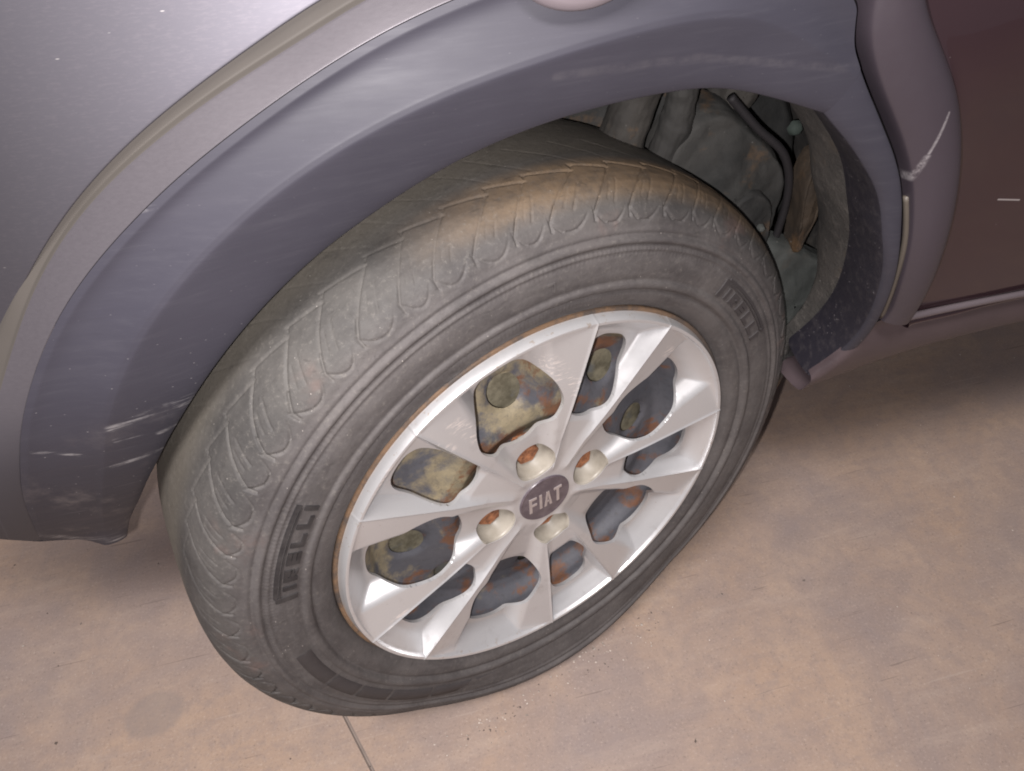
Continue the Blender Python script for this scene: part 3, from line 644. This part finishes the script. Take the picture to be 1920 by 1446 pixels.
def build_tyre():
    tp, SL = tread_prof()
    R = [p[0] for p in TP]+[p[0] for p in tp[1:]]; A = [p[1] for p in TP]+[p[1] for p in tp[1:]]; Sx = [-1.0]*len(TP)+[p[2] for p in tp[1:]]
    # inner half, coarser
    inner = [(R[i], -A[i]*1.07) for i in range(len(R)-4, -1, -3)]
    R += [p[0] for p in inner]; A += [p[1] for p in inner]; Sx += [-1.0]*len(inner)
    R = np.array(R); A = np.array(A); Sx = np.array(Sx); n = len(R); R = np.where(R > .262, R+(R-.262)*.085, R)
    S = 2200; th = np.arange(S)*2*np.pi/S
    N = 58; pitch = 2*math.pi/N
    TH = th[:, None]; SS = Sx[None, :]
    def sm(d, w): return np.clip(1-np.abs(d)/w, 0, 1)
    # wobble so that no two blocks are quite alike
    ph = TH+.10*pitch*np.sin(7*TH)+.06*pitch*np.sin(23*TH+1)
    def wrap(x): return (x+pitch/2) % pitch-pitch/2
    rr = .285
    s1 = np.clip(SS, 0, 1)
    # main lateral groove: hook low on the shoulder, then runs up and forward across the tread
    lat = wrap(ph+(.75*np.clip(s1-.012, 0, 1)+3.0*np.clip(s1-.012, 0, .03)**2)/rr*1.0)*rr
    act = ((SS > .006) & (SS < .066))
    zl = .050+.0075*(((ph/pitch) % 1)-.5)
    g = sm(lat, .0015)*act*(SS < zl+.001)
    # scalloped foot linking one groove to the next
    u = (wrap(ph)/pitch)            # -0.5 .. 0.5
    for uu in (u, u-1):
        foot = SS-(.0032+.050*(uu+.42)**2)
        g = np.maximum(g, .9*sm(foot, .0014)*(SS > 0)*(uu > -.85)*(uu < .04)*np.clip((uu+.90)/.3, 0, 1))
    # short sipe in the middle of each block
    sip = wrap(ph+pitch*.5+(.55*np.clip(s1-.012, 0, 1))/rr)*rr
    g = np.maximum(g, .45*sm(sip, .0011)*(SS > .016)*(SS < .034))
    sip = wrap(ph+pitch*.27+(.6*np.clip(s1-.012, 0, 1))/rr)*rr
    g = np.maximum(g, .35*sm(sip, .0010)*(SS > .019)*(SS < .031))
    # zig-zag circumferential groove
    zig = SS-(.050+.0075*(((ph/pitch) % 1)-.5))
    g = np.maximum(g, .8*sm(zig, .0015)*(SS > 0))
    # faint second row of bars towards the crown
    l2 = wrap(ph-(.9*np.clip(s1-.054, 0, 1))/rr+pitch*.35)*rr
    g = np.maximum(g, .25*sm(l2, .0014)*(SS > .056)*(SS < .092))
    wear = .55+.45*np.sin(3*TH+.7)**2*(SS > 0)
    g = g*wear
    rad = np.repeat(R[None, :], S, 0)-.0017*g*(SS > .004)
    ax = np.repeat(A[None, :], S, 0)-.0018*g*((SS > 0) & (SS < .022))
    # fine concentric ribs on the sidewall
    X = rad*np.cos(TH); Z = rad*np.sin(TH)
    # weight on the tyre: flat contact patch and bulged sidewall above it
    floor_z = -H+.0008
    down = np.clip((-np.sin(TH)-.80)/.20, 0, 1)**1.5
    bul = .013*down*np.exp(-((rad-.262)/.024)**2)
    ax = ax+np.where(A[None, :] > 0, bul, -bul)*(np.abs(A[None, :]) > .03)
    Z = np.maximum(Z, floor_z+np.clip((.2835-rad), 0, .02)*.45*(Z < floor_z+.03)*(rad < .2835))
    V = np.stack([X, -ax, Z], -1).reshape(-1, 3).astype(np.float32)
    nf = S*(n-1)
    i = np.arange(S)[:, None]; j = np.arange(n-1)[None, :]; i2 = (i+1) % S
    Fq = np.stack([i*n+j, i2*n+j, i2*n+j+1, i*n+j+1], -1).reshape(-1, 4)[:, ::-1].astype(np.int32)
    me = bpy.data.meshes.new('tyre'); me.vertices.add(len(V)); me.vertices.foreach_set('co', V.ravel())
    me.loops.add(nf*4); me.loops.foreach_set('vertex_index', Fq.ravel()); me.polygons.add(nf)
    me.polygons.foreach_set('loop_start', np.arange(nf, dtype=np.int32)*4); me.polygons.foreach_set('loop_total', np.full(nf, 4, np.int32))
    me.polygons.foreach_set('use_smooth', np.ones(nf, bool)); me.update(); me.validate()
    at = me.attributes.new('groove', 'FLOAT', 'POINT'); at.data.foreach_set('value', np.clip(g, 0, 1).ravel().astype(np.float32))
    me.materials.append(MAT['tyre']); o = bpy.data.objects.new('tyre', me); COL.objects.link(o); o.parent = wheel
build_tyre()
TPR = np.array([p[0] for p in TP]); TPA = np.array([p[1] for p in TP])
def side_pt(th, r, h=0.0):
    return (r*math.cos(th), -(float(np.interp(r, TPR, TPA))+h), r*math.sin(th))
# ---- raised lettering: strokes are boxes in (s, t) text space, bent on to the sidewall
def strokes_word(word, wd, ht, st, gp):
    """simple block capitals as lists of quads (4 corner points)"""
    out = []; x = 0.0
    def bar(x0, y0, x1, y1): out.append([(x0, y0), (x1, y0), (x1, y1), (x0, y1)])
    def quad(a, b, c, d): out.append([a, b, c, d])
    for ch in word:
        W = wd
        if ch == 'I': W = st; bar(x, 0, x+st, ht)
        elif ch == 'L': bar(x, 0, x+st, ht); bar(x+st, 0, x+W, st)
        elif ch == 'E': bar(x, 0, x+st, ht); [bar(x+st, y, x+W, y+st) for y in (0, ht/2-st/2, ht-st)]
        elif ch == 'F': bar(x, 0, x+st, ht); [bar(x+st, y, x+W*.92, y+st) for y in (ht/2-st/2, ht-st)]
        elif ch == 'T': bar(x, ht-st, x+W, ht); bar(x+W/2-st/2, 0, x+W/2+st/2, ht-st)
        elif ch == 'A':
            quad((x, 0), (x+st, 0), (x+W/2+st*.1, ht), (x+W/2-st*.5, ht)); quad((x+W-st, 0), (x+W, 0), (x+W/2+st*.5, ht), (x+W/2-st*.1, ht)); bar(x+W*.26, ht*.25, x+W*.74, ht*.25+st*.8)
        elif ch == 'R':
            bar(x, 0, x+st, ht); bar(x+st, ht-st, x+W, ht); bar(x+W-st, ht*.45, x+W, ht-st); bar(x+st, ht*.45-st*.5, x+W, ht*.45+st*.4)
            quad((x+W-st*1.1, 0), (x+W, 0), (x+W*.62, ht*.45-st*.5), (x+W*.62-st, ht*.45-st*.5))
        elif ch == 'P':
            bar(x, 0, x+st, ht); bar(x+st, ht-st, x+W, ht); bar(x+W-st, ht*.45, x+W, ht-st); bar(x+st, ht*.45-st*.5, x+W, ht*.45+st*.4)
        elif ch.isdigit():
            SEG = {'1': 'bc', '7': 'abc', '5': 'afgcd', '6': 'afgedc', '4': 'fgbc', '0': 'abcdef', '2': 'abged', '8': 'abcdefg', '3': 'abgcd', '9': 'abcdfg'}[ch]
            R_ = dict(a=(x, ht-st, x+W, ht), d=(x, 0, x+W, st), g=(x, ht/2-st/2, x+W, ht/2+st/2), f=(x, ht/2, x+st, ht), b=(x+W-st, ht/2, x+W, ht), e=(x, 0, x+st, ht/2), c=(x+W-st, 0, x+W, ht/2))
            for q in SEG: bar(*R_[q])
        x += W+gp
    return out, x-gp
def bend_letters(name, quads, th0, r0, mat, h=.0012):
    V = []; F = []
    for q in quads:
        n = max(1, int(max(abs(q[1][0]-q[0][0]), abs(q[2][0]-q[3][0]))/.003)); b = len(V); m = 3
        for k in range(n+1):
            t = k/n
            for u in range(m+1):
                w_ = u/m
                x = (q[0][0]*(1-t)+q[1][0]*t)*(1-w_)+(q[3][0]*(1-t)+q[2][0]*t)*w_; y = (q[0][1]*(1-t)+q[1][1]*t)*(1-w_)+(q[3][1]*(1-t)+q[2][1]*t)*w_
                r = r0+y; V.append(side_pt(th0-x/r0, r, h)); V.append(side_pt(th0-x/r0, r, -.001))
        idx = lambda k, u, l: b+(k*(m+1)+u)*2+l
        for k in range(n):
            for u in range(m): F.append((idx(k, u, 0), idx(k+1, u, 0), idx(k+1, u+1, 0), idx(k, u+1, 0)))
            F.append((idx(k, 0, 1), idx(k+1, 0, 1), idx(k+1, 0, 0), idx(k, 0, 0))); F.append((idx(k, m, 0), idx(k+1, m, 0), idx(k+1, m, 1), idx(k, m, 1)))
        for u in range(m):
            F.append((idx(0, u, 0), idx(0, u+1, 0), idx(0, u+1, 1), idx(0, u, 1))); F.append((idx(n, u, 1), idx(n, u+1, 1), idx(n, u+1, 0), idx(n, u, 0)))
    return mesh_obj(name, V, F, mat, wheel, False)
def pirelli(th_deg, m):
    r0 = .2262; ht = .0098; st = .0029
    q, L = strokes_word('IRELLI', .0088, ht, st, .0040)
    off = .0085; q = [[(x+off, y) for x, y in p] for p in q]; tot = off+L
    top = ht+.0016; tp = .0034
    # long-topped P: foot, tall stem and a bowl stretched over the whole word
    q += [[(0, -.0010), (st*1.25, -.0010), (st*1.25, top+tp), (0, top+tp)], [(st*1.25, top), (tot-.002, top), (tot-.002, top+.0011), (st*1.25, top+.0011)],
          [(st*1.25, top+.0024), (tot, top+.0024), (tot, top+tp+.0014), (st*1.25, top+tp+.0014)], [(tot-.0025, top+.0011), (tot, top+.0011), (tot, top+.0024), (tot-.0025, top+.0024)]]
    k = math.radians(22.3)*r0/tot
    q = [[(x*k, y) for x, y in p] for p in q]
    bend_letters('brand_lettering', q, math.radians(th_deg), r0, m)
MAT['letter_dusty'] = mat_plain('dusty_moulded_rubber', (.042, .037, .038), .65, scale=90)
pirelli(166.0, MAT['letter']); pirelli(46.2, MAT['letter_dusty'])
q, L = strokes_word('7', .0060, .0080, .0013, .002); bend_letters('size_lettering', q, math.radians(90), .2285, MAT['tyre'], .0012)
# row of long rectangular pads round the lower sidewall
pad_r0, pad_r1 = .2262, .2392
def pad(a0, a1, r0=.2262, r1=.2392):
    V = []; F = []; n = 14; m = 4
    for k in range(n+1):
        t = math.radians(a0+(a1-a0)*k/n)
        for u, (fr, h) in enumerate(((0, -.001), (.03, .0009), (.5, .0009), (.97, .0009), (1, -.001))):
            hh = h if 0 < k < n else (h if k in (0, n) and h < 0 else .0006)
            V.append(side_pt(t, r0+(r1-r0)*fr, hh))
    F = grid_faces(n+1, m+1); mesh_obj('sidewall_pad', V, F, MAT['letter_dusty'], wheel)
for a0, a1 in ((-176, -163), (-162, -152.6), (-151.6, -142), (-141, -129), (-128, -117), (-116, -104)): pad(a0, a1)

# ---- valve-side wheel cover (ten spokes in five pairs)
BIG = np.radians([100.5, 28.5, -43.5, -115.5, 172.5]); POCK = [(math.radians(98+90*k), .0490, .0182) for k in range(4)]
def phi_small(x, z):
    t = np.degrees(np.arctan2(z, x))-64.5
    return np.abs((t+36) % 72-36)            # 0 on a small opening's axis, 36 on a big opening's axis
def smax(a, b, k): 
    h = np.clip(.5+.5*(a-b)/k, 0, 1); return b*(1-h)+a*h+k*h*(1-h)
def smin(a, b, k): return -smax(-a, -b, k)
def cover_h(x, z):
    r = np.hypot(x, z); p = np.radians(phi_small(x, z)); pc = math.radians(12)
    hc = np.interp(r, [.0, .028, .06, .110, .184, .20], [.0745, .0750, .0775, .0822, .0876, .0876])
    d = r*np.sin(p-pc)                        # + towards the big opening
    wf = np.interp(r, [0, .045, .09, .184], [.004, .004, .010, .038])
    face = hc-.16*np.clip(d, 0, None)
    wall_b = hc-.16*wf-1.25*(d-wf)
    wall_s = hc-np.interp(r, [.06, .10, .15, .18], [.75, 1.30, 2.1, 2.3])*np.clip(-d, 0, None)
    spoke = np.where(d >= 0, smin(face, wall_b, .0035), smin(wall_s, hc, .0008))
    # web joining the two spokes of a pair near the hub, valley floor of the big side
    hub = np.interp(r, [0, .026, .031, .036, .050, .075, .092], [.0735, .0735, .0745, .0735, .0705, .0690, .0660])
    web = np.where(d < 0, np.interp(r, [0, .05, .085, .10], [.0745, .0750, .0755, .0700]), hub)
    scoop = np.interp(r, [.0, .150, .158, .165, .173, .180, .1855, .19], [.0, .050, .0600, .0655, .0728, .0795, .0852, .0872])
    spoke = spoke+.0009*np.exp(-(d/.0011)**2)*np.clip((r-.065)/.03, 0, 1)
    h = smax(spoke, web, np.interp(r, [.05, .10], [.0065, .003])); h = smax(h, scoop, .0030); h = np.maximum(h, np.where(r < .030, hub, 0))
    kb = np.clip((r-.0272)/.012, 0, 1); kb = kb*kb*(3-2*kb); h = np.where(r < .0395, .0745*(1-kb)+h*kb, h)
    h = np.where(r > .1850, np.maximum(h, .0865+.0014*np.cos(np.clip((r-.1880)/.0032, -1.5, 1.5))), h)
    h = np.where(r > .1885, h-(r-.1885)*3.2, h)
    return h
def poly_sdf(x, y, P):
    P = np.array(P); d = np.full(x.shape, 1e9); s = np.ones(x.shape); n = len(P); j = n-1
    for i in range(n):
        ex, ey = P[j]-P[i]; wx, wy = x-P[i][0], y-P[i][1]
        t = np.clip((wx*ex+wy*ey)/(ex*ex+ey*ey), 0, 1); bx, by = wx-ex*t, wy-ey*t
        d = np.minimum(d, bx*bx+by*by)
        c1 = y >= P[i][1]; c2 = y < P[j][1]; c3 = ex*wy > ey*wx
        s = np.where((c1 & c2 & c3) | (~c1 & ~c2 & ~c3), -s, s); j = i
    return s*np.sqrt(d)
BIGP = [(.080, 0), (.086, .018), (.096, .029), (.108, .0365), (.124, .0355), (.138, .0315), (.151, .0240), (.1600, .015), (.1620, 0)]
BIGP = BIGP+[(x, -y) for x, y in BIGP[-2:0:-1]]
SMP = [(.090, 0), (.092, .010), (.099, .0170), (.109, .0198), (.124, .0200), (.140, .0195), (.156, .0185), (.1630, .011), (.1640, 0)]
SMP = SMP+[(x, -y) for x, y in SMP[-2:0:-1]]
def chaikin(P, n=3):
    P = np.array(P, float)
    for _ in range(n): Q = np.roll(P, -1, 0); P = np.stack([.75*P+.25*Q, .25*P+.75*Q], 1).reshape(-1, 2)
    return P
BIGP = chaikin(BIGP, 2); SMP = chaikin(SMP, 2)
def cover_sdf(x, z):
    r = np.hypot(x, z); t = np.arctan2(z, x)
    tb = (t-math.radians(100.5)+math.radians(36)) % math.radians(72)-math.radians(36)
    ts_ = (t-math.radians(64.5)+math.radians(36)) % math.radians(72)-math.radians(36)
    d = np.minimum(poly_sdf(r*np.cos(tb), r*np.sin(tb), BIGP)-.0026, poly_sdf(r*np.cos(ts_), r*np.sin(ts_), SMP)-.0020)
    for a, rr, rad in POCK: d = np.minimum(d, np.hypot(x-rr*math.cos(a), z-rr*math.sin(a))-rad)
    return d
def build_cover():
    S = 1440; rs = np.concatenate([np.linspace(.0005, .03, 18), np.arange(.031, .1905, .00085), [.1912, .1918]]); n = len(rs)
    th = np.arange(S)*2*np.pi/S
    # shift the columns so that the spoke creases fall exactly on mesh edges
    X = rs[None, :]*np.cos(th)[:, None]; Z = rs[None, :]*np.sin(th)[:, None]
    D = cover_sdf(X, Z); e = 2e-4
    ins = D < 0
    # outside ring of faces keeps; inside verts that touch a kept face are pulled to the edge
    GX = (cover_sdf(X+e, Z)-cover_sdf(X-e, Z))/(2*e); GZ = (cover_sdf(X, Z+e)-cover_sdf(X, Z-e))/(2*e)
    i = np.arange(S)[:, None]; j = np.arange(n-1)[None, :]; i2 = (i+1) % S
    F = np.stack([i*n+j+0*i2, i2*n+j, i2*n+j+1, i*n+j+1], -1).reshape(-1, 4)
    I = ins.ravel(); keep = ~(I[F].all(1)); F = F[keep]
    used = np.zeros(S*n, bool); used[F.ravel()] = True; pull = used & I
    xs, zs = X.ravel().copy(), Z.ravel().copy(); gx, gz, dd = GX.ravel(), GZ.ravel(), D.ravel()
    xs[pull] -= gx[pull]*dd[pull]; zs[pull] -= gz[pull]*dd[pull]
    near = used & ~I & (dd < .0003); xs[near] -= gx[near]*dd[near]; zs[near] -= gz[near]*dd[near]
    hh = cover_h(xs, zs)
    V = np.stack([xs, -hh, zs], -1)
    # boundary edges get a return wall
    EE = np.sort(np.concatenate([F[:, [0, 1]], F[:, [1, 2]], F[:, [2, 3]], F[:, [3, 0]]]), axis=1)
    EU, EC = np.unique(EE, axis=0, return_counts=True)
    idx = -np.ones(S*n, int); u = np.where(used)[0]; idx[u] = np.arange(len(u)); V = V[u]; F = idx[F]
    VV = [tuple(v) for v in V]; FF = [tuple(f) for f in F]; low = {}
    def lo(a):
        if a not in low:
            v = V[idx[a]]; low[a] = len(VV); VV.append((v[0], v[1]+.0035, v[2]))
        return low[a]
    for a, b in EU[EC == 1]:
        FF.append((idx[a], idx[b], lo(b), lo(a)))
    o = mesh_obj('wheel_cover', VV, FF, MAT['cover'], wheel)
    bm = bmesh.new(); bm.from_mesh(o.data); bmesh.ops.recalc_face_normals(bm, faces=bm.faces); bm.to_mesh(o.data); bm.free()
    sharp(o, 42)
    return o
cover = build_cover(); cover['label'] = 'scuffed silver plastic wheel cover with ten creased spokes'; wheel['label'] = 'rusty steel wheel behind the silver cover'; door['label'] = 'glossy dark plum-brown door behind the arch'; flare['label'] = 'dull blue-grey plastic arch flare with pale scrapes at its lower front'
# pockets round the wheel bolts and the rusty bolt heads in them
def cup(an, rr, rad):
    cx, cz = rr*math.cos(an), rr*math.sin(an); n = 64; V = []
    for k, (fr, dep) in enumerate(((1.045, 0.0), (1.0, .0004), (.975, None), (.90, .0590), (.82, .0575), (.68, .0570), (.68, .050))):
        for i in range(n):
            a = 2*math.pi*i/n; x = cx+rad*fr*math.cos(a); z = cz+rad*fr*math.sin(a)
            hs = float(cover_h(np.array([x]), np.array([z]))[0])
            y = hs-.0010+(dep or 0) if k < 2 else (hs-.004 if dep is None else dep)
            V.append((x, -y, z))
    mesh_obj('bolt_pocket', V, grid_faces(7, n, cv=True), MAT['pocket'], wheel)
    # hexagonal bolt head
    V = []; R = .0118
    for (fr, y) in ((1.15, .048), (1.15, .052), (1.0, .0522), (1.0, .0595), (.88, .0615), (.5, .0612), (.02, .0608)):
        for i in range(6):
            a = math.pi/3*i+.3+an; V.append((cx+R*fr*math.cos(a), -y, cz+R*fr*math.sin(a)))
    o = mesh_obj('wheel_bolt', V, grid_faces(7, 6, cv=True), MAT['bolt'], wheel, False)
for p in POCK: cup(*p)
# centre badge with raised letters
badge = revolve('centre_badge', [(.0255, .0715), (.0255, .0752), (.0246, .0762), (.0238, .0757), (.0225, .0757), (.012, .0764), (.0002, .0767)], MAT['badge'], wheel, 72)
def flat_letters(name, quads, x0, z0, y, th, mat):
    V = []; F = []
    for q in quads:
        b = len(V)
        for (x, z) in q: V.append((x0+x, -(y+th), z0+z))
        for (x, z) in q: V.append((x0+x, -(y-.001), z0+z))
        F += [(b, b+1, b+2, b+3)]+[(b+k, b+4+k, b+4+(k+1) % 4, b+(k+1) % 4) for k in range(4)]
    return mesh_obj(name, V, F, mat, wheel, False)
q, L = strokes_word('FIAT', .0082, .0185, .0026, .0021)
q = [[(x-L/2, y-.0095) for x, y in p] for p in q]
flat_letters('badge_lettering', q, 0.0, -.0005, .0762, .0007, MAT['badge_letter'])

# ================================================================== loose grit on the floor
def grit():
    V = []; F = []; r_ = np.random.default_rng(5)
    base = [(1, 0, 0), (-1, 0, 0), (0, 1, 0), (0, -1, 0), (0, 0, 1), (0, 0, -.4)]
    tri = [(0, 2, 4), (2, 1, 4), (1, 3, 4), (3, 0, 4), (2, 0, 5), (1, 2, 5), (3, 1, 5), (0, 3, 5)]
    for k in range(420):
        if k < 260: x, y = r_.uniform(-.75, .95), r_.uniform(-.45, .25)
        else:
            a = r_.uniform(-.13, .13); q = sz @ Vector((a+r_.normal(0, .01), -.095-abs(r_.normal(0, .018)), 0)); x, y = q.x, q.y
        sc = r_.uniform(.0004, .0011)*(1.8 if r_.random() < .05 else 1); b = len(V); m = r_.uniform(.6, 1.3, (6, 3)); an = r_.uniform(0, 6.28); c, s_ = math.cos(an), math.sin(an)
        for p, w_ in zip(base, m):
            px, py, pz = p[0]*w_[0]*1.4, p[1]*w_[1], p[2]*w_[2]*.8
            V.append((x+sc*(px*c-py*s_), y+sc*(px*s_+py*c), .0003+sc*(pz+.35)))
        F += [tuple(b+i for i in t) for t in tri]
    t = NT('grit'); n = t.noise(90, 2); t.set(col=t.mix(t.ramp(n, .4, .6), (.12, .095, .08), (.55, .48, .42)), rough=.8)
    o = mesh_obj('floor_grit', V, F, t.m, None, False); o['kind'] = 'stuff'; o['label'] = 'loose pale grit scattered on the concrete floor'; o['category'] = 'grit'
grit()
